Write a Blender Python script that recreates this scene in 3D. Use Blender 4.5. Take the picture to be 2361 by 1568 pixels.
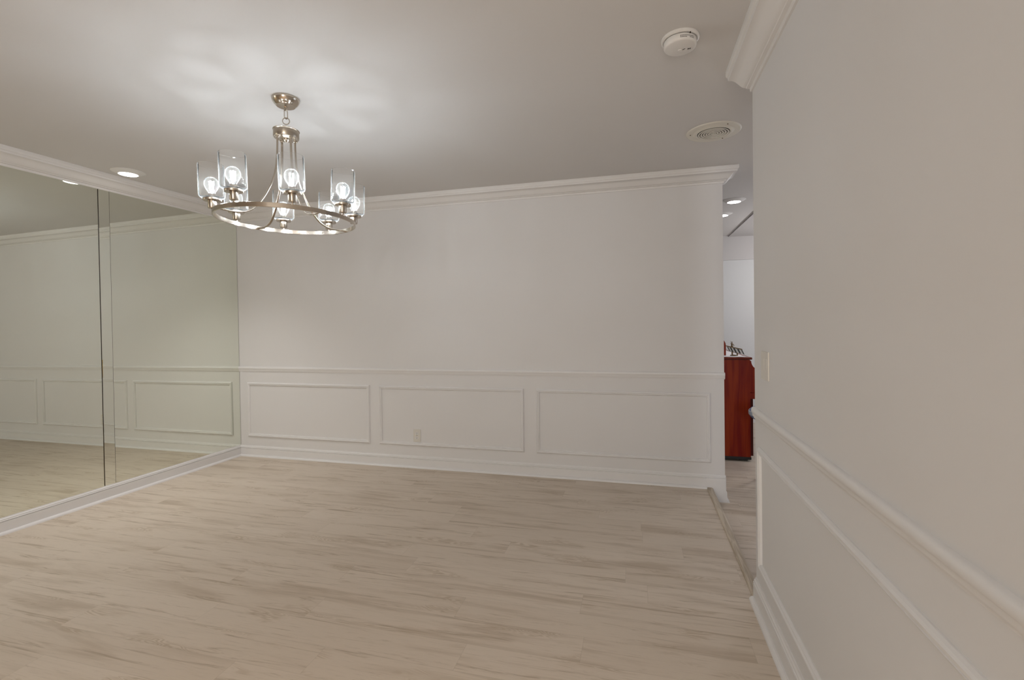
import bpy, bmesh, math, random
from mathutils import Vector, Matrix
random.seed(7)
for o in list(bpy.data.objects): bpy.data.objects.remove(o)
S = bpy.context.scene
COL = S.collection
PI = math.pi

# ------------------------------------------------------------------ camera
CX, CY, CZ = 3.91, -3.9268, 1.2928
yaw, pitch, roll = -0.25606, -0.0088, -0.01283
fw = Vector((math.sin(yaw)*math.cos(pitch), math.cos(yaw)*math.cos(pitch), math.sin(pitch)))
r0 = Vector((math.cos(yaw), -math.sin(yaw), 0)); u0 = r0.cross(fw)
rr = r0*math.cos(roll) + u0*math.sin(roll); uu = u0*math.cos(roll) - r0*math.sin(roll)
cd = bpy.data.cameras.new('camera'); cam = bpy.data.objects.new('camera', cd); COL.objects.link(cam)
M = Matrix.Identity(4)
for i in range(3):
    M[i][0] = rr[i]; M[i][1] = uu[i]; M[i][2] = -fw[i]
M[0][3], M[1][3], M[2][3] = CX, CY, CZ
cam.matrix_world = M
cd.sensor_width = 36; cd.sensor_fit = 'HORIZONTAL'; cd.lens = 1098.27/2361*36
cd.shift_y = -29.74/2361; cd.clip_start = 0.05; cd.clip_end = 100
S.camera = cam

# ------------------------------------------------------------------ light and exposure
S.view_settings.view_transform = 'Standard'; S.view_settings.look = 'None'
S.view_settings.gamma = 1.0; S.view_settings.use_curve_mapping = False
S.view_settings.exposure = 0.26
W = bpy.data.worlds.new('world'); S.world = W; W.use_nodes = True
W.node_tree.nodes['Background'].inputs[0].default_value = (.75, .85, 1, 1)
W.node_tree.nodes['Background'].inputs[1].default_value = 0.6

def area_light(name, loc, direction, sx, sy, power, color):
    l = bpy.data.lights.new(name, 'AREA'); l.shape = 'RECTANGLE'; l.size = sx; l.size_y = sy
    l.energy = power; l.color = color
    o = bpy.data.objects.new(name, l); COL.objects.link(o); o.location = loc
    o.rotation_euler = Vector(direction).to_track_quat('-Z', 'Y').to_euler()
    return o
# added fill lights outside unseen windows (behind the camera, and in the hall)
area_light('added_fill_light', (3.75, -6.35, 1.35), (0, 1, 0), 1.2, 1.7, 55, (1.0, .93, .83))
area_light('added_fill_light', (7.55, .9, 1.3), (-1, .1, .15), 2.2, 1.6, 12, (.88, .93, 1.0))
area_light('added_fill_light', (5.05, -6.35, 1.4), (0, 1, .05), 0.8, 1.7, 42, (.95, .95, 1.0))

# ------------------------------------------------------------------ materials
def mat(name):
    m = bpy.data.materials.new(name); m.use_nodes = True
    nt = m.node_tree; b = nt.nodes['Principled BSDF']
    return m, nt, b
def simple(name, col, rough=.5, metal=0, **kw):
    m, nt, b = mat(name)
    b.inputs['Base Color'].default_value = (*col, 1); b.inputs['Roughness'].default_value = rough
    b.inputs['Metallic'].default_value = metal
    for k, v in kw.items(): b.inputs[k.replace('_', ' ')].default_value = v
    return m
def paint(name, col, rough=.6, bump=.05, scale=60, var=.02):
    m, nt, b = mat(name); N = nt.nodes; L = nt.links
    tc = N.new('ShaderNodeTexCoord')
    n1 = N.new('ShaderNodeTexNoise'); n1.inputs['Scale'].default_value = 1.7; n1.inputs['Detail'].default_value = 5
    L.new(tc.outputs['Object'], n1.inputs['Vector'])
    mx = N.new('ShaderNodeMix'); mx.data_type = 'RGBA'
    mx.inputs['A'].default_value = (*[c*(1-var) for c in col], 1); mx.inputs['B'].default_value = (*[min(1, c*(1+var)) for c in col], 1)
    L.new(n1.outputs['Fac'], mx.inputs['Factor']); L.new(mx.outputs['Result'], b.inputs['Base Color'])
    n2 = N.new('ShaderNodeTexNoise'); n2.inputs['Scale'].default_value = scale; n2.inputs['Detail'].default_value = 3
    L.new(tc.outputs['Object'], n2.inputs['Vector'])
    bp = N.new('ShaderNodeBump'); bp.inputs['Strength'].default_value = bump; bp.inputs['Distance'].default_value = .002
    L.new(n2.outputs['Fac'], bp.inputs['Height']); L.new(bp.outputs['Normal'], b.inputs['Normal'])
    b.inputs['Roughness'].default_value = rough
    return m
WALL = (.73, .715, .71)
m_wall = paint('wall_paint', WALL, .7)
m_wain = paint('wainscot_paint', (.755, .745, .745), .5)
m_ceil = paint('ceiling_paint', (.655, .635, .62), .85)
m_trim = paint('trim_paint', (.765, .75, .745), .42, .02)
m_crown = paint('crown_paint', (.755, .735, .72), .5, .02)
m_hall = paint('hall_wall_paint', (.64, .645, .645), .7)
m_soffit = paint('shaded_soffit', (.56, .54, .53), .8)  # dimmer light on the hall soffits, put into a darker colour

def floor_mat():
    m, nt, b = mat('vinyl_plank'); N = nt.nodes; L = nt.links
    tc = N.new('ShaderNodeTexCoord')
    def math_(op, a=None, bb=None):
        n = N.new('ShaderNodeMath'); n.operation = op
        for i, v in enumerate((a, bb)):
            if v is None: continue
            if isinstance(v, (int, float)): n.inputs[i].default_value = v
            else: L.new(v, n.inputs[i])
        return n.outputs[0]
    sep = N.new('ShaderNodeSeparateXYZ'); L.new(tc.outputs['Object'], sep.inputs[0])
    x, y = sep.outputs[0], sep.outputs[1]
    row = math_('FLOOR', math_('DIVIDE', y, .152))
    wn = N.new('ShaderNodeTexWhiteNoise'); wn.noise_dimensions = '1D'; L.new(row, wn.inputs['W'])
    xs = math_('ADD', math_('DIVIDE', x, 1.22), math_('MULTIPLY', wn.outputs['Value'], 7.3))
    colm = math_('FLOOR', xs)
    cb = N.new('ShaderNodeCombineXYZ'); L.new(row, cb.inputs[0]); L.new(colm, cb.inputs[1])
    wp = N.new('ShaderNodeTexWhiteNoise'); wp.noise_dimensions = '2D'; L.new(cb.outputs[0], wp.inputs['Vector'])
    rnd = wp.outputs['Value']
    # seam distance
    fy = math_('FRACT', math_('DIVIDE', y, .152)); fx = math_('FRACT', xs)
    ey = math_('MULTIPLY', math_('MINIMUM', fy, math_('SUBTRACT', 1, fy)), .152)
    ex = math_('MULTIPLY', math_('MINIMUM', fx, math_('SUBTRACT', 1, fx)), 1.22)
    seam = math_('LESS_THAN', math_('MINIMUM', ex, ey), .0011)
    # grain coordinates, shifted per plank
    off = N.new('ShaderNodeCombineXYZ')
    L.new(math_('MULTIPLY', rnd, 37.0), off.inputs[0]); L.new(math_('MULTIPLY', rnd, 11.0), off.inputs[1]); L.new(math_('MULTIPLY', rnd, 5.0), off.inputs[2])
    add = N.new('ShaderNodeVectorMath'); L.new(tc.outputs['Object'], add.inputs[0]); L.new(off.outputs[0], add.inputs[1])
    def noise(sx, sy, detail, rough, dist=0):
        mp = N.new('ShaderNodeMapping'); mp.inputs['Scale'].default_value = (sx, sy, 1); L.new(add.outputs[0], mp.inputs['Vector'])
        n = N.new('ShaderNodeTexNoise'); n.inputs['Scale'].default_value = 1; n.inputs['Detail'].default_value = detail
        n.inputs['Roughness'].default_value = rough; n.inputs['Distortion'].default_value = dist
        L.new(mp.outputs[0], n.inputs['Vector']); return n.outputs['Fac']
    big = noise(1.0, 9.5, 4, .58, .5)
    fine = noise(9, 190, 4, .65)
    mid = noise(2.2, 36, 5, .68, .8)
    def ramp(f, a, c):
        n = N.new('ShaderNodeMapRange'); n.interpolation_type = 'SMOOTHSTEP'; L.new(f, n.inputs['Value'])
        n.inputs['From Min'].default_value = a; n.inputs['From Max'].default_value = c; return n.outputs[0]
    # cathedral rings: contour lines of a stretched noise, shown only where the big noise is dark
    ringn = noise(1.9, 13, 2, .5, .6)
    ring = math_('ABSOLUTE', math_('SINE', math_('MULTIPLY', ringn, 95)))
    dark = ramp(big, .50, .70)
    patch = noise(2.3, 9, 2, .5)
    rings = math_('MULTIPLY', math_('MULTIPLY', ramp(ring, .45, 1.0), ramp(patch, .57, .66)), .55)
    def mix(f, a, c):
        n = N.new('ShaderNodeMix'); n.data_type = 'RGBA'
        if isinstance(f, float): n.inputs['Factor'].default_value = f
        else: L.new(f, n.inputs['Factor'])
        for s, v in (('A', a), ('B', c)):
            if isinstance(v, tuple): n.inputs[s].default_value = (*v, 1)
            else: L.new(v, n.inputs[s])
        return n.outputs['Result']
    base = mix(rnd, (.670, .580, .485), (.625, .535, .440))
    c1 = mix(math_('MULTIPLY', dark, .72), base, (.455, .365, .275))
    c2 = mix(math_('MULTIPLY', ramp(mid, .54, .70), .78), c1, (.380, .295, .210))
    c3 = mix(math_('MULTIPLY', ramp(fine, .52, .78), .42), c2, (.380, .310, .240))
    c3b = mix(math_('MULTIPLY', ramp(mid, .42, .25), .30), c3, (.68, .60, .50))
    c4 = mix(rings, c3b, (.42, .325, .225))
    c5 = mix(math_('MULTIPLY', seam, .22), c4, (.30, .24, .18))
    L.new(c5, b.inputs['Base Color'])
    b.inputs['Roughness'].default_value = .48; b.inputs['Specular IOR Level'].default_value = .35
    bp = N.new('ShaderNodeBump'); bp.inputs['Strength'].default_value = .12; bp.inputs['Distance'].default_value = .001
    L.new(fine, bp.inputs['Height']); L.new(bp.outputs['Normal'], b.inputs['Normal'])
    return m
m_floor = floor_mat()
m_nickel = simple('brushed_nickel', (.47, .415, .35), .27, 1)
m_nickel_polished = simple('polished_nickel', (.54, .48, .41), .18, 1)
m_white = simple('white_plastic', (.74, .72, .70), .4)
m_vent = simple('vent_enamel', (.72, .69, .62), .45)
m_dark = simple('recess_shade_and_backing', (.03, .022, .012), .7)  # near-black colour for the shade in slots and openings; also mirror backing
m_brass = simple('brass_edge', (.55, .36, .10), .35, 1)
m_ink = simple('black_print', (.03, .025, .02), .6)
m_switch = simple('switch_plastic', (.70, .665, .61), .4)

def mirror_mat():
    m = bpy.data.materials.new('mirror_glass'); m.use_nodes = True; nt = m.node_tree; N = nt.nodes; L = nt.links
    N.remove(N['Principled BSDF'])
    g = N.new('ShaderNodeBsdfGlossy'); g.inputs['Color'].default_value = (.855, .885, .805, 1); g.inputs['Roughness'].default_value = .0
    L.new(g.outputs[0], N['Material Output'].inputs['Surface']); return m
m_mirror = mirror_mat()

def clear_glass(name, edge_white=.55, body=.03, tint=(1, 1, 1), power=3.5):
    m = bpy.data.materials.new(name); m.use_nodes = True; nt = m.node_tree; N = nt.nodes; L = nt.links
    N.remove(N['Principled BSDF'])
    tr = N.new('ShaderNodeBsdfTransparent'); tr.inputs[0].default_value = (*tint, 1)
    gl = N.new('ShaderNodeBsdfGlossy'); gl.inputs['Roughness'].default_value = .04; gl.inputs['Color'].default_value = (1, 1, 1, 1)
    df = N.new('ShaderNodeBsdfTranslucent'); df.inputs[0].default_value = (.95, .93, .9, 1)
    lw = N.new('ShaderNodeLayerWeight'); lw.inputs['Blend'].default_value = .12
    m1 = N.new('ShaderNodeMixShader'); L.new(lw.outputs['Fresnel'], m1.inputs[0]); L.new(tr.outputs[0], m1.inputs[1]); L.new(gl.outputs[0], m1.inputs[2])
    lf = N.new('ShaderNodeLayerWeight'); lf.inputs['Blend'].default_value = .5
    pw = N.new('ShaderNodeMath'); pw.operation = 'POWER'; L.new(lf.outputs['Facing'], pw.inputs[0]); pw.inputs[1].default_value = power
    ml = N.new('ShaderNodeMath'); ml.operation = 'MULTIPLY_ADD'; L.new(pw.outputs[0], ml.inputs[0]); ml.inputs[1].default_value = edge_white; ml.inputs[2].default_value = body
    m2 = N.new('ShaderNodeMixShader'); L.new(ml.outputs[0], m2.inputs[0]); L.new(m1.outputs[0], m2.inputs[1]); L.new(df.outputs[0], m2.inputs[2])
    L.new(m2.outputs[0], N['Material Output'].inputs['Surface']); return m
m_shade = clear_glass('clear_shade_glass', .40, .007, power=13)
m_rim = clear_glass('shade_rim_glass', .2, .30)
m_bulb = clear_glass('bulb_glass', .08, .006)
m_pane = clear_glass('added_window_glass', .0, .0)

def emit(name, col, s):
    m = bpy.data.materials.new(name); m.use_nodes = True; nt = m.node_tree; N = nt.nodes
    N.remove(N['Principled BSDF']); e = N.new('ShaderNodeEmission')
    e.inputs[0].default_value = (*col, 1); e.inputs[1].default_value = s
    nt.links.new(e.outputs[0], N['Material Output'].inputs['Surface']); return m
m_fil = emit('led_filament', (.84, .93, 1), 225)
m_led = emit('led_lens', (1, .98, .96), 9)
m_led_hall = emit('led_lens_hall', (1, .98, .96), 9)

def wood(name, c1, c2, rough=.25, sc=(22, 22, 1.6)):
    m, nt, b = mat(name); N = nt.nodes; L = nt.links
    tc = N.new('ShaderNodeTexCoord'); mp = N.new('ShaderNodeMapping'); mp.inputs['Scale'].default_value = sc
    n = N.new('ShaderNodeTexNoise'); n.inputs['Scale'].default_value = 1; n.inputs['Detail'].default_value = 5; n.inputs['Distortion'].default_value = .8
    L.new(tc.outputs['Object'], mp.inputs[0]); L.new(mp.outputs[0], n.inputs['Vector'])
    r = N.new('ShaderNodeMapRange'); r.inputs['From Min'].default_value = .35; r.inputs['From Max'].default_value = .65; L.new(n.outputs['Fac'], r.inputs['Value'])
    x = N.new('ShaderNodeMix'); x.data_type = 'RGBA'; x.inputs['A'].default_value = (*c1, 1); x.inputs['B'].default_value = (*c2, 1)
    L.new(r.outputs[0], x.inputs['Factor']); L.new(x.outputs['Result'], b.inputs['Base Color']); b.inputs['Roughness'].default_value = rough
    b.inputs['Specular IOR Level'].default_value = .2
    return m
m_cherry = wood('cherry_wood', (.18, .005, .0006), (.29, .030, .001), .4)
m_nose = wood('nosing_vinyl', (.60, .52, .42), (.40, .33, .25), .5, (60, 5, 60))
m_cherry_dark = wood('dark_cherry_wood', (.035, .003, .001), (.07, .006, .002), .45)
m_lid = wood('cherry_lid_wood', (.14, .02, .01), (.17, .03, .015), .22)
m_black = simple('black_lacquer', (.008, .007, .007), .4)
m_lace = simple('white_lace', (.62, .60, .62), .8)
m_key = simple('ivory_key', (.75, .74, .70), .4)
m_bronze = simple('bronze', (.14, .085, .035), .45, .5)
m_blue = simple('blue_cloth', (.20, .25, .42), .8)
m_pipe = simple('pale_piping', (.62, .68, .78), .8)

# ------------------------------------------------------------------ helpers
def tag(o, label=None, cat=None, group=None, kind=None):
    if label: o['label'] = label
    if cat: o['category'] = cat
    if group: o['group'] = group
    if kind: o['kind'] = kind
    return o
def obj(name, bm, m, parent=None, smooth=None):
    me = bpy.data.meshes.new(name)
    bmesh.ops.recalc_face_normals(bm, faces=bm.faces[:])
    bm.to_mesh(me); bm.free()
    ms = m if isinstance(m, (list, tuple)) else [m]
    for x in ms: me.materials.append(x)
    o = bpy.data.objects.new(name, me); COL.objects.link(o)
    if parent: o.parent = parent
    if smooth is not None:
        me.polygons.foreach_set('use_smooth', [True]*len(me.polygons))
        if smooth > 0: me.set_sharp_from_angle(angle=math.radians(smooth))
    return o
def struct(name, bm, m, smooth=None, label=None, parent=None):
    o = obj(name, bm, m, parent, smooth)
    if not parent: tag(o, label, None, None, 'structure')
    return o
def empty(name, loc, rz=0, parent=None):
    o = bpy.data.objects.new(name, None); COL.objects.link(o); o.location = loc; o.rotation_euler = (0, 0, rz)
    o.empty_display_size = .1
    if parent: o.parent = parent
    return o
def box(bm, x0, x1, y0, y1, z0, z1, bev=0, mi=0, seg=2):
    v = [bm.verts.new((x, y, z)) for x in (x0, x1) for y in (y0, y1) for z in (z0, z1)]
    fs = [bm.faces.new([v[i] for i in q]) for q in ((0, 1, 3, 2), (4, 6, 7, 5), (0, 4, 5, 1), (2, 3, 7, 6), (0, 2, 6, 4), (1, 5, 7, 3))]
    for f in fs: f.material_index = mi
    if bev:
        es = list({e for f in fs for e in f.edges})
        bmesh.ops.bevel(bm, geom=es, offset=bev, segments=seg, affect='EDGES', profile=.5)
def lathe(bm, prof, seg=48, c=(0, 0, 0), close=False, mi=0):
    rings = []
    for r, z in prof:
        if r < 1e-6: rings.append([bm.verts.new((c[0], c[1], c[2]+z))])
        else: rings.append([bm.verts.new((c[0]+r*math.cos(2*PI*k/seg), c[1]+r*math.sin(2*PI*k/seg), c[2]+z)) for k in range(seg)])
    pairs = list(zip(rings, rings[1:]))
    if close: pairs.append((rings[-1], rings[0]))
    for a, b in pairs:
        if len(a) == 1 and len(b) == 1: continue
        for k in range(seg):
            k2 = (k+1) % seg
            if len(a) == 1: f = bm.faces.new((a[0], b[k], b[k2]))
            elif len(b) == 1: f = bm.faces.new((a[k], b[0], a[k2]))
            else: f = bm.faces.new((a[k], b[k], b[k2], a[k2]))
            f.material_index = mi
def tube(bm, pts, ra, rb=None, seg=12, closed=False, up=Vector((0, 0, 1)), mi=0):
    rb = rb or ra; pts = [Vector(p) for p in pts]; n = len(pts); rings = []
    for i, p in enumerate(pts):
        t = (pts[(i+1) % n]-pts[i-1]) if closed else (pts[min(i+1, n-1)]-pts[max(i-1, 0)])
        t.normalize(); s = t.cross(up)
        if s.length < 1e-4: s = t.cross(Vector((1, 0, 0)))
        s.normalize(); w = s.cross(t)
        rings.append([bm.verts.new(p+s*ra*math.cos(2*PI*k/seg)+w*rb*math.sin(2*PI*k/seg)) for k in range(seg)])
    for i in range(n if closed else n-1):
        a, b = rings[i], rings[(i+1) % n]
        for k in range(seg): bm.faces.new((a[k], a[(k+1) % seg], b[(k+1) % seg], b[k])).material_index = mi
    if not closed:
        bm.faces.new(rings[0]); bm.faces.new(rings[-1][::-1])
def sweep(bm, prof, p0, p1, nrm):
    """prof: (out, z) closed polygon swept from p0 to p1 (both at z = 0); nrm: outward direction"""
    nrm = Vector(nrm).normalized(); rows = []
    for p in (Vector(p0), Vector(p1)): rows.append([bm.verts.new(p+nrm*v+Vector((0, 0, z))) for v, z in prof])
    n = len(prof)
    for k in range(n): bm.faces.new((rows[0][k], rows[0][(k+1) % n], rows[1][(k+1) % n], rows[1][k]))
    bm.faces.new(rows[0]); bm.faces.new(rows[1][::-1])
def prism(bm, pts2, axis, a0, a1, mi=0):
    def P(u, v, a): return {'x': (a, u, v), 'y': (u, a, v), 'z': (u, v, a)}[axis]
    A = [bm.verts.new(P(u, v, a0)) for u, v in pts2]; B = [bm.verts.new(P(u, v, a1)) for u, v in pts2]; n = len(pts2)
    for k in range(n): bm.faces.new((A[k], A[(k+1) % n], B[(k+1) % n], B[k])).material_index = mi
    bm.faces.new(A).material_index = mi; bm.faces.new(B[::-1]).material_index = mi
def NB(): return bmesh.new()

H = 2.44
WX = 4.4326          # inner face of the right wall
RE = -1.529          # where the right wall ends
BE = 4.5525          # where the back wall ends
HZ = -.10            # level of the hall floor
FE = 4.42            # edge of the dining floor
def mx(y, z=1.2): return .0488+.0169*y-.0052*(z-1.2)     # face of the mirrored wall
RY = -6.2

# ------------------------------------------------------------------ room shell
b = NB(); box(b, -.3, FE, RY-.12, .0, HZ-.06, 0); box(b, FE, WX+.1, RY-.12, RE, HZ-.06, 0)
struct('floor', b, m_floor)
b = NB(); box(b, FE, 7.6, RY-.12, 3.7, HZ-.16, HZ); box(b, 1.5, FE, .12, 3.7, HZ-.16, HZ)
fh = struct('floor', b, m_floor)
b = NB(); box(b, -.3, 7.75, RY-.25, 3.8, H, H+.12); struct('ceiling', b, m_ceil)
b = NB(); box(b, -.2, BE, 0, .12, HZ, H)
struct('wall_back', b, m_wall)
b = NB(); box(b, WX, WX+.12, RY, RE, HZ, H); struct('wall_right', b, m_wall)
b = NB()
P = [(mx(.0)-.022, .0), (mx(RY)-.022, RY), (-.35, RY), (-.35, .0)]
prism(b, P, 'z', HZ, H); struct('wall_left', b, m_wall)
# rear wall with openings for the unseen windows added for fill light
b = NB()
box(b, -.35, 3.15, RY-.12, RY, HZ, H); box(b, 4.35, 4.65, RY-.12, RY, HZ, H); box(b, 5.45, 7.75, RY-.12, RY, HZ, H); box(b, 4.65, 5.45, RY-.12, RY, HZ, .5); box(b, 4.65, 5.45, RY-.12, RY, 2.2, H); box(b, 3.15, 4.35, RY-.12, RY, HZ, .5); box(b, 3.15, 4.35, RY-.12, RY, 2.2, H)
struct('wall_rear', b, m_wall)
def added_window(name, x0, x1, z0, z1, at, axis):  # out-of-view windows, added to go with the fill lights
    b = NB()
    def bx(a, c, d, e, t=.03):
        if axis == 'y': box(b, a, c, at-t, at+t, d, e)
        else: box(b, at-t, at+t, a, c, d, e)
    bx(x0, x0+.05, z0, z1); bx(x1-.05, x1, z0, z1); bx(x0+.05, x1-.05, z0, z0+.05); bx(x0+.05, x1-.05, z1-.05, z1)
    w = (x1-x0)/3
    for i in (1, 2): bx(x0+w*i-.02, x0+w*i+.02, z0+.05, z1-.05, .02)
    f = struct(name, b, m_trim)
    b = NB()
    if axis == 'y': box(b, x0+.05, x1-.05, at-.004, at+.004, z0+.05, z1-.05)
    else: box(b, at-.004, at+.004, x0+.05, x1-.05, z0+.05, z1-.05)
    obj('pane', b, m_pane, f)
added_window('added_window_1', 3.15, 4.35, .5, 2.2, RY-.07, 'y')
added_window('added_window_3', 4.65, 5.45, .5, 2.2, RY-.07, 'y')  # unseen, added to light the far end of the hall
# hall beyond the opening
b = NB(); box(b, 1.5, 7.75, 3.13, 3.25, HZ, H); struct('wall_hall_far', b, m_hall)
b = NB(); box(b, 1.38, 1.5, .12, 3.67, HZ, H); struct('wall_hall_left', b, m_hall)
b = NB()
box(b, 7.4, 7.52, RY, -.2, HZ, H); box(b, 7.4, 7.52, 2.0, 3.55, HZ, H); box(b, 7.4, 7.52, -.2, 2.0, HZ, .5); box(b, 7.4, 7.52, -.2, 2.0, 2.1, H)
struct('wall_hall_right', b, m_hall)
added_window('added_window_2', -.2, 2.0, .5, 2.1, 7.46, 'x')  # unseen, added for cool fill in the hall
# dropped soffits of the hall ceiling
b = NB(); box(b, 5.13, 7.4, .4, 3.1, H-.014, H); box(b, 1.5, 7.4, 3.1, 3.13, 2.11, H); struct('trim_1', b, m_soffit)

# ------------------------------------------------------------------ mouldings
CR = [(0, -.105), (.0085, -.105), (.0105, -.100), (.0105, -.093), (.012, -.0905), (.026, -.0885), (.028, -.0845), (.036, -.083), (.044, -.0785), (.053, -.0705), (.062, -.061), (.071, -.0525), (.080, -.0465), (.090, -.0435), (.1015, -.0425), (.1030, -.036), (.1035, -.030), (.1085, -.0275), (.1115, -.023), (.113, -.016), (.113, 0), (0, 0)]
def crown(name, p0, p1, n, z):
    b = NB(); sweep(b, CR, (*p0, z), (*p1, z), n); return struct(name, b, m_crown, 28)
b = NB(); rows = []      # back wall crown, mitred round the wall end
for kx, ky, dx, dy in ((mx(0), 0, 0, -1), (BE, 0, 1, -1), (BE, .12, 1, 0)):
    rows.append([b.verts.new((kx+.88*v*dx, ky+.88*v*dy, H+z)) for v, z in CR])
for A_, B_ in zip(rows, rows[1:]):
    for k in range(len(CR)): b.faces.new((A_[k], A_[(k+1) % len(CR)], B_[(k+1) % len(CR)], B_[k]))
b.faces.new(rows[0]); b.faces.new(rows[-1][::-1])
struct('trim_2', b, m_crown, 28)
crown('trim_3', (WX, RY), (WX, RE), (-1, 0, 0), H)
nl = (1, -.0169, 0)
crown('trim_4', (mx(RY, 2.35)-.004, RY), (mx(0, 2.35)-.004, 0), nl, H)
BS = [(0, .105), (.004, .105), (.006, .099), (.011, .094), (.011, .087), (.0145, .085), (.0145, .0825), (.0095, .081), (.0095, .079), (.014, .077), (.014, .017), (.020, .0165), (.0265, .013), (.031, .0075), (.033, 0), (0, 0)]
b = NB(); sweep(b, BS, (mx(0, 0), 0, 0), (FE-.0, 0, 0), (0, -1, 0)); struct('baseboard_back', b, m_trim)
b = NB(); sweep(b, BS, (WX, RY, 0), (WX, RE, 0), (-1, 0, 0)); struct('baseboard_right', b, m_trim)
b = NB(); sweep(b, BS, (mx(RY, 0)-.004, RY, 0), (mx(0, 0)-.004, 0, 0), nl); struct('baseboard_left', b, m_trim)
# the back wall's foot beside the step, down to the hall floor, and round its end
b = NB()
box(b, FE+.048, BE, -.014, 0, HZ, .081); box(b, FE, FE+.048, -.014, 0, 0.0, .081)
CAP = [p for p in BS if p[1] > .0785]+[(0, .079)]
sweep(b, CAP, (FE, 0, 0), (BE+.004, 0, 0), (0, -1, 0))
BH = [(0, .095), (.004, .095), (.008, .088), (.012, .080), (.013, .017), (.022, .016), (.029, .009), (.031, 0), (0, 0)]
sweep(b, BH, (BE, -.014, HZ), (BE, .12, HZ), (1, 0, 0))
box(b, BE, BE+.006, -.011, .12, -.005, .10, .002)
struct('baseboard_end', b, m_trim)
b = NB(); sweep(b, [(0, .095), (.012, .08), (.013, .0), (0, 0)], (1.5, 3.13, HZ), (7.4, 3.13, HZ), (0, -1, 0)); struct('baseboard_hall', b, m_trim)
# chair rails
RL = [(0, .893), (.006, .8925), (.0105, .8905), (.0135, .887), (.0155, .882), (.016, .876), (.015, .870), (.0125, .866), (.0105, .863), (.0105, .856), (.009, .851), (.0055, .847), (.005, .842), (0, .841)]
b = NB(); sweep(b, RL, (mx(0), 0, 0), (BE+.005, 0, 0), (0, -1, 0)); struct('trim_5', b, m_trim, 60)
b = NB(); sweep(b, RL, (WX, RY, 0), (WX, RE+.004, 0), (-1, 0, 0)); struct('trim_6', b, m_trim, 60)
# picture-frame mouldings
FP = [(0, 0), (0, .004), (.004, .010), (.009, .0145), (.015, .0145), (.019, .0095), (.0215, .0095), (.0235, .0115), (.027, .010), (.030, .003), (.030, 0)]
def panel(name, a0, a1, z0, z1, plane):
    b = NB(); loops = []
    for u, v in FP:
        c = [(a0+u, z0+u), (a1-u, z0+u), (a1-u, z1-u), (a0+u, z1-u)]
        loops.append([b.verts.new((a, -v, z) if plane == 'back' else (WX-v, a, z)) for a, z in c])
    n = len(FP)
    for i in range(n):
        A, B = loops[i], loops[(i+1) % n]
        for k in range(4): b.faces.new((A[k], A[(k+1) % 4], B[(k+1) % 4], B[k]))
    return struct(name, b, m_trim)
panel('trim_7', .147, 1.513, .195, .735, 'back')
panel('trim_8', 1.608, 2.978, .195, .735, 'back')
panel('trim_9', 3.083, 4.454, .195, .735, 'back')
panel('trim_10', -3.42, -1.612, .188, .728, 'right')
panel('trim_11', -5.3, -3.52, .188, .728, 'right')
# nosing strip on the edge of the raised floor
b = NB()
NP = [(FE, 0), (FE, .004), (FE+.006, .008), (FE+.034, .0085), (FE+.043, .004), (FE+.048, -.006), (FE+.048, -.022), (FE+.036, -.03), (FE+.02, -.03), (FE+.02, HZ), (FE, HZ)]
prism(b, NP, 'y', RE, -.012); struct('trim_12', b, m_nose)

# ------------------------------------------------------------------ mirrored wall
zb_, zt_ = .1054, 2.337
def mirror(y0, y1, label, tilt=0., inset=0.):
    r = empty('mirror_panel', (mx((y0+y1)/2), (y0+y1)/2, zb_)); cy = (y0+y1)/2
    tag(r, label, 'mirror', None)
    b = NB()
    for (ya, yb) in ((y0, y1),):
        f0 = []
        for y, z in ((ya, zb_), (yb, zb_), (yb, zt_), (ya, zt_)):
            x = mx(y, z)-inset+tilt*(y-cy)
            f0.append((x-r.location.x, y-cy, z-zb_))
        A = [b.verts.new(p) for p in f0]; B = [b.verts.new((p[0]-.006, p[1], p[2])) for p in f0]
        b.faces.new(A).material_index = 0
        b.faces.new(B[::-1]).material_index = 1
        for k in range(4): b.faces.new((A[k], B[k], B[(k+1) % 4], A[(k+1) % 4])).material_index = 1
    obj('glass', b, [m_mirror, m_dark], r)
    return r
YS, YS2 = -1.253, -1.1758
big = mirror(-4.9, YS-.004, 'large greenish frameless wall mirror running off the left edge of the photo')
mirror(YS2+.0007, -.003, 'tall frameless wall mirror panel meeting the back wall at the corner')
strip = mirror(YS+.004, YS2-.0007, 'narrow vertical mirror strip between the two large wall mirrors', .03, .002)
b = NB(); xx = mx(YS, 1.2)-strip.location.x; yy = YS-strip.location.y
box(b, xx-.008, xx-.0015, yy+.0045, yy+.0065, .003, .95); o = obj('brass_edge', b, m_brass, strip); o['label'] = 'thin worn brass coloured edge'
o.rotation_euler = (0, 0, 0)

# ------------------------------------------------------------------ chandelier
CHX, CHY = 2.205, -1.8735
ta, tb = -.0212, -.0138
RZ = 1.836; RR = .3266
ch = empty('chandelier', (CHX, CHY, H))
tag(ch, 'round brushed nickel chandelier with eight clear glass cylinder shades, hanging lit', 'chandelier')
b = NB()
lathe(b, [(0, -.0005), (.0655, -.0005), (.0665, -.003), (.0655, -.010), (.061, -.020), (.052, -.031), (.047, -.0345), (.044, -.0385), (.020, -.040), (.012, -.041), (.009, -.046), (0, -.046)], 64)
obj('canopy', b, m_nickel_polished, ch, 40)
def link_path(cx, cz, w, h, ang, n=28):
    out = []
    for k in range(n):
        t = 2*PI*k/n; dx = w*math.cos(t); dz = (h-w)*(1 if math.sin(t) > 0 else -1)*(abs(math.sin(t)) > 1e-3)+w*math.sin(t)
        out.append((dx*math.cos(ang), dx*math.sin(ang), cz+dz))
    return out
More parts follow.
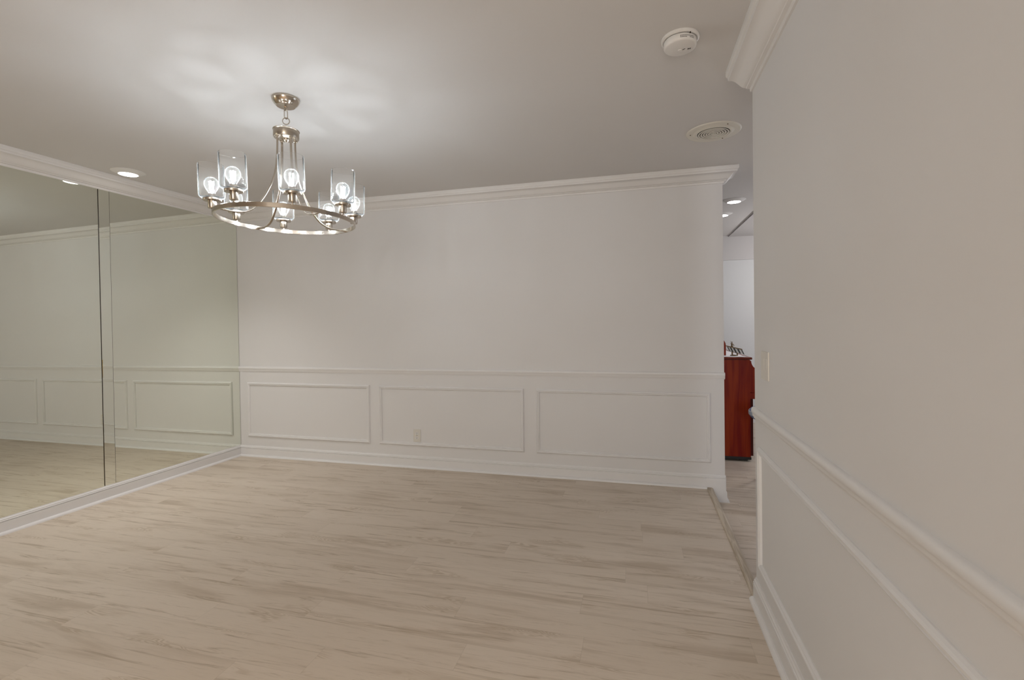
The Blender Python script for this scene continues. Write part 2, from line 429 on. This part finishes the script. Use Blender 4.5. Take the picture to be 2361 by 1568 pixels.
b = NB(); tube(b, link_path(0, -.0505, .007, .0095, -.2), .0021, closed=True, up=Vector((math.sin(-.2), -math.cos(-.2), .01)), seg=8); obj('chain_link', b, m_nickel, ch, 60)
b = NB(); tube(b, link_path(0, -.078, .0095, .023, 1.35), .0023, closed=True, up=Vector((math.sin(1.35), -math.cos(1.35), .01)), seg=8); obj('chain_link', b, m_nickel, ch, 60)
b = NB()
la = math.radians(25)
tube(b, [(.0165*math.cos(t)*math.cos(la), .0165*math.cos(t)*math.sin(la), -.112+.0165*math.sin(t)) for t in [2*PI*k/32 for k in range(32)]], .0023, closed=True, up=Vector((math.sin(la), -math.cos(la), .01)), seg=8)
obj('hanging_loop', b, m_nickel, ch, 60)
def shear(bm):
    for v in bm.verts: v.co.z += ta*v.co.x+tb*v.co.y
b = NB()
zh = 2.281-H
lathe(b, [(0, zh+.021), (.005, zh+.021), (.0065, zh+.018), (.0065, zh+.009), (.011, zh+.006), (.020, zh+.002), (.030, zh), (.0625, zh), (.0635, zh-.0025), (.0615, zh-.005), (.0605, zh-.006), (.0605, zh-.036), (.058, zh-.041), (.052, zh-.043), (.0, zh-.043)], 64)
for k in range(4):
    a = math.radians(66+90*k); lathe(b, [(.0095, zh-.042), (.0095, zh-.047), (.006, zh-.05), (0, zh-.05)], 16, (.047*math.cos(a), .047*math.sin(a), 0))
lathe(b, [(.016, zh-.042), (.016, zh-.049), (.011, zh-.056), (.005, zh-.06), (0, zh-.06)], 20)
shear(b); obj('hub', b, m_nickel, ch, 35)
prof = [(.0455, 2.236), (.046, 2.19), (.048, 2.145), (.052, 2.10), (.060, 2.055), (.073, 2.01), (.092, 1.965), (.118, 1.915), (.146, 1.875), (.178, 1.845), (.212, 1.8295), (.25, 1.8235), (.29, 1.8235), (.325, 1.8255)]
def spline(P, n=6):
    out = []
    for i in range(len(P)-1):
        p0, p1, p2, p3 = P[max(i-1, 0)], P[i], P[i+1], P[min(i+2, len(P)-1)]
        for k in range(n):
            t = k/n; out.append(tuple(.5*((2*p1[j])+(-p0[j]+p2[j])*t+(2*p0[j]-5*p1[j]+4*p2[j]-p3[j])*t*t+(-p0[j]+3*p1[j]-3*p2[j]+p3[j])*t**3) for j in range(2)))
    out.append(P[-1]); return out
for k in range(4):
    a = math.radians(66+90*k); b = NB()
    side = Vector((-math.sin(a), math.cos(a), 0))
    tube(b, [(r*math.cos(a), r*math.sin(a), z-H) for r, z in spline(prof)], .0042, .0058, 12, up=side)
    shear(b); obj('arm', b, m_nickel, ch, 50)
b = NB(); zr = RZ-H
lathe(b, [(RR, zr), (RR, zr-.019), (RR-.001, zr-.020), (RR-.006, zr-.020), (RR-.007, zr-.019), (RR-.007, zr), (RR-.006, zr+.001), (RR-.001, zr+.001)], 128, close=True)
shear(b); obj('ring', b, m_nickel_polished, ch, 35)
# one lamp: holder > shade, bulb, filaments
def lamp_parts():
    b = NB()
    lathe(b, [(0, -.0005), (.0045, -.0005), (.0045, .008), (.0175, .009), (.0185, .0105), (.0185, .043), (.0375, .0445), (.0385, .0465), (.0385, .0535), (.037, .0555), (.0165, .0555), (.0165, .074), (.0155, .0765), (0, .0765)], 40)
    holder = b
    s = NB(); R_, t_, z0 = .0555, .0022, .0565
    outer = [(.016, z0), (.040, z0), (.048, z0+.0018), (.0535, z0+.0075), (R_, z0+.014), (R_, z0+.157)]
    inner = [(R_-t_, z0+.157), (R_-t_, z0+.0145), (.051, z0+.009), (.0465, z0+.0045), (.040, z0+.0028), (.016, z0+.0028)]
    lathe(s, outer+inner, 56, close=True)
    for f_ in s.faces:
        if all(v.co.z > z0+.1565 for v in f_.verts): f_.material_index = 1
    u = NB(); zb = .0765
    lathe(u, [(.0135, zb), (.0135, zb+.004), (.017, zb+.012), (.024, zb+.022), (.0295, zb+.034), (.0315, zb+.046), (.030, zb+.059), (.0245, zb+.070), (.015, zb+.0775), (.006, zb+.080), (0, zb+.0802)], 36)
    f = NB()
    for k in range(4):
        a = 2*PI*k/4+.5; x0, y0, x1, y1 = .0075*math.cos(a), .0075*math.sin(a), .0098*math.cos(a+.5), .0098*math.sin(a+.5)
        tube(f, [(x0, y0, zb+.017), (x1, y1, zb+.060)], .0023, seg=8)
    tube(f, [(0, 0, zb+.001), (0, 0, zb+.018)], .0035, seg=8)
    return holder, s, u, f
hb, sb, ub, fb = lamp_parts()
tmpl = None
for k in range(8):
    a = math.radians(45*k-1.5); x, y = (RR-.0035)*math.cos(a), (RR-.0035)*math.sin(a)
    loc = (x, y, RZ-H+.001+ta*x+tb*y)
    if tmpl is None:
        h0 = obj('lamp_holder', hb, m_nickel, ch, 35)
        s0 = obj('glass_shade', sb, [m_shade, m_rim], h0, 50); u0_ = obj('light_bulb', ub, m_bulb, h0, 60); f0_ = obj('filament', fb, m_fil, h0, 60)
        tmpl = (h0, s0, u0_, f0_); h = h0
        s0['label'] = 'clear glass cylinder shade'; f0_['label'] = 'glowing white filaments'
    else:
        h = tmpl[0].copy(); COL.objects.link(h); h.parent = ch
        for c in tmpl[1:]:
            c2 = c.copy(); COL.objects.link(c2); c2.parent = h
    h.location = loc; h.rotation_euler = (tb, -ta, math.radians(30*k))

# ------------------------------------------------------------------ recessed lights
def can(x, y, label, group=None, power=60, col=(1, .97, .95)):
    r = empty('recessed_light', (x, y, H)); tag(r, label, 'ceiling light', group)
    b = NB(); lathe(b, [(.104, 0), (.105, -.003), (.102, -.0045), (.1005, -.003), (.098, -.0045), (.084, -.011), (.067, -.019), (.0605, -.021), (.0585, -.019), (.0585, 0)], 64)
    obj('trim_ring', b, m_white, r, 40)
    b = NB(); lathe(b, [(.0585, -.0185), (.057, -.0205), (.03, -.0212), (0, -.0215)], 48); obj('lens', b, m_led, r, 40)
    l = bpy.data.lights.new('downlight', 'SPOT'); l.energy = power; l.color = col; l.shadow_soft_size = .05
    l.spot_size = math.radians(118); l.spot_blend = .85
    o = bpy.data.objects.new('downlight', l); COL.objects.link(o); o.parent = r; o.location = (0, 0, -.03)
    return r
can(.304, -1.239, 'lit round recessed ceiling light beside the crown moulding over the mirrors')
can(2.9, -5.0, 'added warm ceiling light, unseen behind the camera', None, 125, (1, .72, .45))  # added lamp, warms the surfaces near the camera
can(4.822, 1.03, 'larger looking of the two lit recessed lights in the hall ceiling', 'hall ceiling lights', 14)
can(4.815, 1.64, 'farther recessed light in the hall ceiling, partly hidden by the wall end', 'hall ceiling lights', 14)

# ------------------------------------------------------------------ smoke detector
sd = empty('smoke_detector', (4.092, -1.868, H)); tag(sd, 'round white smoke detector on the ceiling near the right crown moulding', 'smoke detector')
b = NB(); lathe(b, [(0, 0), (.0725, 0), (.074, -.003), (.0735, -.009), (.069, -.0115), (.0665, -.0125), (.0655, -.010), (0, -.010)], 64); obj('base_plate', b, m_white, sd, 40)
b = NB(); lathe(b, [(0, -.012), (.061, -.012), (.0635, -.015), (.0635, -.034), (.061, -.0385), (.056, -.0405), (0, -.042)], 64); body = obj('body', b, m_white, sd, 40)
vd = Vector((CX-4.092, CY+1.868)).normalized(); rt = Vector((-vd.y, vd.x))   # towards the camera / to the right
b = NB(); lathe(b, [(0, 0), (.009, 0), (.0095, -.0025), (.0085, -.004), (0, -.004)], 24, (-vd.x*.012+rt.x*.0, -vd.y*.012, -.0405)); obj('test_button', b, m_white, body, 40)
b = NB()
def bar(cx, cy, w, h, ang):   # on the underside: cx to the right, cy towards the camera
    c = rt*cx+vd*cy; d = rt*math.cos(ang)+vd*math.sin(ang); e = Vector((-d.y, d.x))
    q = [c+d*sx*w/2+e*sy*h/2 for sx, sy in ((-1, -1), (1, -1), (1, 1), (-1, 1))]
    lo_ = [b.verts.new((p.x, p.y, -.0425)) for p in q]; hi = [b.verts.new((p.x, p.y, -.0405)) for p in q]
    b.faces.new(lo_); b.faces.new(hi[::-1])
    for k in range(4): b.faces.new((lo_[k], hi[k], hi[(k+1) % 4], lo_[(k+1) % 4]))
bar(.014, -.009, .012, .0022, .5)
for i, (dx, w) in enumerate(((0, .008), (.0045, .006), (.009, .009))): bar(.030+dx, -.013, w, .0022, 1.45)
bar(.032, -.012, .006, .0018, .1)
obj('printed_mark', b, m_ink, body)
b = NB()
for r_ in range(2):   # two rows of small print round the side wall
    for i in range(11):
        if r_ and i in (5, 6): continue
        a = math.atan2(vd.y, vd.x)+.05+i*.085; a0_ = a-.028; a1_ = a+.028; R2 = .0639; z = -.0225-.0055*r_
        q = [b.verts.new((R2*math.cos(t), R2*math.sin(t), zz)) for t, zz in ((a0_, z), (a1_, z), (a1_, z-.0028), (a0_, z-.0028))]
        b.faces.new(q)
obj('small_print', b, m_ink, body)
b = NB(); a = math.atan2(vd.y, vd.x)+.62; box(b, -.0025, .0025, -.0025, .0025, -.002, .002)
nt_ = obj('release_notch', b, m_dark, body); nt_.location = (.066*math.cos(a), .066*math.sin(a), -.0135)

# ------------------------------------------------------------------ ceiling vent
av = empty('air_vent', (4.373, -.80, H)); tag(av, 'round white ceiling air vent with concentric louvres near the right wall end', 'vent')
b = NB(); lathe(b, [(.092, 0), (.092, -.010), (.097, -.0125), (.104, -.012), (.112, -.007), (.120, -.005), (.146, -.006), (.152, -.0055), (.156, -.002), (.157, 0)], 80); obj('frame', b, m_vent, av, 40)
b = NB(); lathe(b, [(0, -.0008), (.092, -.0008)], 48); obj('duct_shade_disc', b, m_dark, av)  # dark disc on the unbroken ceiling, painted as shade inside the duct
b = NB()
for i in range(6):
    ro = .0885-.0145*i
    lathe(b, [(ro, -.0125), (ro-.0085, -.0135), (ro-.0095, -.0045), (ro-.0085, -.0045), (ro-.0075, -.0115), (ro-.001, -.0115)], 64, close=True)
lathe(b, [(0, -.002), (.0035, -.002), (.0035, -.0135), (0, -.0135)], 24)
for k in range(3):
    a = math.radians(60*k+10); d = Vector((math.cos(a), math.sin(a)))
    tube(b, [(-d.x*.0895, -d.y*.0895, -.0045), (d.x*.0895, d.y*.0895, -.0045)], .0012, seg=6)
obj('louvres', b, m_vent, av, 40)
for k, a in enumerate((-62, 178, 58)):
    b = NB(); lathe(b, [(0, -.0085), (.003, -.0075), (.0042, -.0055), (.0042, -.003)], 16); sc = obj('screw', b, m_bronze, av, 40)
    sc.location = (.131*math.cos(math.radians(a)), .131*math.sin(math.radians(a)), 0)

# ------------------------------------------------------------------ outlet and switch
ol = empty('wall_outlet', (1.9855, 0, .289)); tag(ol, 'white duplex electrical outlet inside the middle panel frame of the back wall', 'outlet')
b = NB(); box(b, -.035, .035, -.0055, 0, -.057, .057, .002); obj('cover_plate', b, m_switch, ol)
for s in (1, -1):
    b = NB(); pts = [(.0165*max(-1, min(1, 1.25*math.cos(t))), s*.0195+.014*math.sin(t)) for t in [2*PI*k/28 for k in range(28)]]
    prism(b, pts, 'y', -.0075, -.004)
    rc = obj('receptacle', b, m_white, ol)
    b = NB(); box(b, -.0075, -.0055, -.0078, -.0070, s*.0195-.001, s*.0195+.0085); box(b, .0055, .0075, -.0078, -.0070, s*.0195, s*.0195+.0075)
    prism(b, [(.0025*math.cos(t), s*.0195-.0075+.0028*math.sin(t)) for t in [2*PI*k/12 for k in range(12)]], 'y', -.0078, -.0070)
    obj('slots', b, m_dark, rc)
b = NB(); prism(b, [(.003*math.cos(t), .003*math.sin(t)) for t in [2*PI*k/14 for k in range(14)]], 'y', -.0068, -.005); obj('screw', b, m_bronze, ol)
sw = empty('light_switch', (WX, -1.727, 1.099)); tag(sw, 'white two-gang light switch plate on the right wall near its end', 'light switch')
b = NB(); box(b, -.006, 0, -.056, .056, -.060, .060, .002); obj('cover_plate', b, m_switch, sw)
for s in (-1, 1):
    b = NB(); prism(b, [(-.0072, .032), (-.0066, .0), (-.0058, -.032), (-.004, -.032), (-.004, .032)], 'y', s*.0235-.0160, s*.0235+.0160)
    obj('rocker', b, m_switch, sw)

# ------------------------------------------------------------------ hall things
PX, PY = 4.981, 1.172      # front edge and near side of the piano case
pn = empty('upright_piano', (PX-.3, PY+.7, HZ)); tag(pn, 'glossy cherry red upright piano in the hall, seen from its side', 'piano')
ox, oy, oz = pn.location
def PB(b, x0, x1, y0, y1, z0, z1, bev=0): box(b, x0-ox, x1-ox, y0-oy, y1-oy, z0-oz, z1-oz, bev)
L_ = 1.45
for y in (PY, PY+L_-.03):
    b = NB()
    prof_ = [(PX-.55, HZ+.045), (PX, HZ+.045), (PX, .90), (PX-.55, .90)]
    prism(b, [(u-ox, v-oz) for u, v in prof_], 'y', y-oy, y+.03-oy); obj('side_panel', b, m_cherry, pn)
    b = NB()   # curved cheek and key arm
    arc = [(PX+.012+.075*(1-math.cos(t)), .89-.085*math.sin(t)) for t in [PI/2*k/10 for k in range(11)]]
    prism(b, [(u-ox, v-oz) for u, v in [(PX-.02, .89)]+arc+[(PX+.27, .795), (PX+.285, .78), (PX+.285, .58), (PX-.02, .58)]], 'y', y+.012-oy, y+.04-oy); obj('cheek', b, m_cherry, pn)
b = NB(); PB(b, PX-.57, PX+.018, PY-.012, PY+L_+.012, .903, .926, .006); obj('lid', b, m_lid, pn)
b = NB(); PB(b, PX-.54, PX-.04, PY+.006, PY+L_-.006, .895, .903); obj('lid_gap_shade', b, m_black, pn)  # black strip painted in as the shade under the lid
b = NB(); PB(b, PX-.54, PX-.02, PY+.03, PY+L_-.03, HZ+.06, .893); obj('case', b, m_cherry_dark, pn)
b = NB(); PB(b, PX-.05, PX+.29, PY+.013, PY+L_-.013, .515, .578, .004); obj('key_bed', b, m_cherry, pn)
b = NB(); PB(b, PX-.02, PX+.10, PY+.045, PY+L_-.045, .60, .80); obj('fallboard', b, m_cherry, pn)
b = NB()
for i in range(52):
    w = (L_-.12)/52; PB(b, PX+.10, PX+.25, PY+.06+i*w+.0006, PY+.06+(i+1)*w-.0006, .60, .622)
o = obj('white_keys', b, m_key, pn); o['kind'] = 'stuff'
b = NB()
for i in range(51):
    if i % 7 in (2, 6): continue
    w = (L_-.12)/52; PB(b, PX+.10, PX+.195, PY+.06+(i+1)*w-.006, PY+.06+(i+1)*w+.006, .622, .634)
o = obj('black_keys', b, m_black, pn); o['kind'] = 'stuff'
b = NB(); PB(b, PX-.02, PX+.03, PY+.035, PY+L_-.035, HZ+.05, .515); obj('lower_panel', b, m_cherry_dark, pn)
b = NB(); PB(b, PX-.53, PX+.005, PY-.003, PY+L_+.003, HZ+.018, HZ+.045, .004); PB(b, PX-.5, PX-.42, PY+.04, PY+.1, HZ, HZ+.018); PB(b, PX-.1, PX-.02, PY+.04, PY+.1, HZ, HZ+.018); PB(b, PX-.5, PX-.42, PY+L_-.1, PY+L_-.04, HZ, HZ+.018); PB(b, PX-.1, PX-.02, PY+L_-.1, PY+L_-.04, HZ, HZ+.018)
obj('plinth', b, m_black, pn)
ZL = .926
# lace runner bunched on the lid
b = NB(); n, mm = 26, 16; V = {}
for i in range(n+1):
    for j in range(mm+1):
        u = i/n; v = j/mm; x = 4.46+.49*u; y = PY+.0+1.3*v
        hgt = .0025+.0012*math.sin(23*u+9*v)+.0015*math.sin(31*v)*u
        V[i, j] = b.verts.new((x, y, ZL+hgt))
        V[i, j, 1] = b.verts.new((x, y, ZL))
for i in range(n):
    for j in range(mm):
        b.faces.new((V[i, j], V[i+1, j], V[i+1, j+1], V[i, j+1])); b.faces.new((V[i, j, 1], V[i, j+1, 1], V[i+1, j+1, 1], V[i+1, j, 1]))
tag(obj('lace_runner', b, m_lace, None, 60), 'white lace runner laid along the top of the red piano', 'cloth')
# miniature tilted keyboard ornament
orn = empty('keyboard_ornament', (4.866, PY+.125, ZL+.0075)); tag(orn, 'miniature black and white keyboard ornament with a bronze figure on the piano', 'ornament')
orn.rotation_euler = (0, 0, 0)
b = NB(); box(b, -.030, -.018, -.01, .01, 0, .055); box(b, .018, .028, -.01, .01, 0, .03); lathe(b, [(0, 0), (.035, 0), (.035, .006), (.01, .01), (0, .01)], 20, (-.01, 0, 0)); obj('stand', b, m_bronze, orn)
kb = NB(); kk = NB(); rl = NB()
def slant(u, v, d):   # u along the bar, v down the key, d depth
    return Vector((-.078+u*.142+v*.024, d, .098-u*.034-v*.052))
def quad(bm_, u0_, u1_, v0, v1, d0, d1):
    A = [bm_.verts.new(slant(u, v, d0)) for u, v in ((u0_, v0), (u1_, v0), (u1_, v1), (u0_, v1))]; B = [bm_.verts.new(slant(u, v, d1)) for u, v in ((u0_, v0), (u1_, v0), (u1_, v1), (u0_, v1))]
    bm_.faces.new(A); bm_.faces.new(B[::-1])
    for k in range(4): bm_.faces.new((A[k], B[k], B[(k+1) % 4], A[(k+1) % 4]))
for i in range(7): quad(kb, i/7+.004, (i+1)/7-.004, 0, 1, -.006, .006)
for c, w in ((.05, .065), (.24, .10), (.46, .12), (.72, .11), (.965, .07)): quad(kk, c-w/2, c+w/2, .12, 1.02, -.011, -.006)
quad(rl, -.03, 1.03, -.10, .10, -.012, .008)
obj('white_keys', kb, m_key, orn); obj('black_keys', kk, m_black, orn); obj('rail', rl, m_bronze, orn)
b = NB(); cxx = -.026
lathe(b, [(0, .088), (.012, .088), (.010, .10), (.006, .105), (.009, .113), (.0085, .122), (.004, .126), (.003, .129), (.006, .134), (.005, .140), (0, .142)], 14, (cxx, 0, 0))
tube(b, [(cxx-.005, 0, .119), (cxx-.015, -.004, .126), (cxx-.011, -.004, .148)], .0022, seg=8); tube(b, [(cxx+.005, 0, .119), (cxx+.014, -.004, .112), (cxx+.019, -.006, .098)], .003, seg=8)
obj('figurine', b, m_bronze, orn, 50)
# mantel clock, hidden but for its right edge
mc = empty('mantel_clock', (4.681, PY+.17, ZL+.0075)); tag(mc, 'arched brown wooden ornament on the piano, only its right edge showing', 'clock')
b = NB(); arc = [(.105*math.cos(t), .10+.095*math.sin(t)) for t in [PI*k/20 for k in range(21)]]
prism(b, arc+[(-.105, 0), (.105, 0)], 'y', -.03, .03); obj('case', b, m_cherry, mc)
b = NB(); prism(b, [(.06*math.cos(t), .11+.06*math.sin(t)) for t in [2*PI*k/32 for k in range(32)]], 'y', -.034, -.0305); obj('dial', b, m_key, mc)
# stool with a blue cushion, mostly behind the end of the right wall
st = empty('stool', (5.045, .62, HZ)); tag(st, 'stool with pale-edged blue cushion peeking out behind the right wall end', 'stool')
b = NB(); hz = .535-.0; pr = [(0, hz), (.165, hz), (.18, hz+.012), (.188, hz+.03), (.19, hz+.048), (.186, hz+.068), (.172, hz+.084), (.14, hz+.092), (0, hz+.094)]
lathe(b, pr, 48); cu = obj('cushion', b, m_blue, st, 50)
b = NB(); lathe(b, [(.190+.004*math.cos(t), hz+.048+.02*math.sin(t)) for t in [2*PI*k/12 for k in range(12)]], 48, close=True); obj('piping', b, m_pipe, cu, 60)
b = NB(); lathe(b, [(0, hz-.03), (.13, hz-.03), (.14, hz-.02), (.14, hz), (0, hz)], 40); obj('seat_frame', b, m_cherry_dark, st, 40)
for k in range(4):
    a = PI/4+PI/2*k; b = NB(); tube(b, [(.10*math.cos(a), .10*math.sin(a), 0), (.09*math.cos(a), .09*math.sin(a), hz-.025)], .014, seg=12); obj('leg', b, m_cherry_dark, st, 50)

# unseen pendant lamp, added round the corner to brighten the hall
pl = empty('added_pendant_lamp', (6.1, 2.0, H-.014)); tag(pl, 'added white globe lamp brightening the hall, unseen behind the right wall', 'pendant lamp')
m_globe = emit('added_globe_glow', (1, .97, .96), 42)
b = NB(); lathe(b, [(0, 0), (.06, 0), (.058, -.012), (.01, -.02), (0, -.02)], 32); obj('canopy', b, m_nickel, pl, 40)
b = NB(); tube(b, [(0, 0, -.015), (0, 0, -.40)], .006); obj('rod', b, m_nickel, pl, 50)
b = NB(); lathe(b, [(0, -.39), (.035, -.39), (.037, -.41), (.03, -.425), (0, -.425)], 32); obj('cap', b, m_nickel, pl, 40)
b = NB(); lathe(b, [(.12*math.sin(PI*k/20), -.53+.12*math.cos(PI*k/20)) for k in range(21)], 32); obj('globe', b, m_globe, pl, 60)
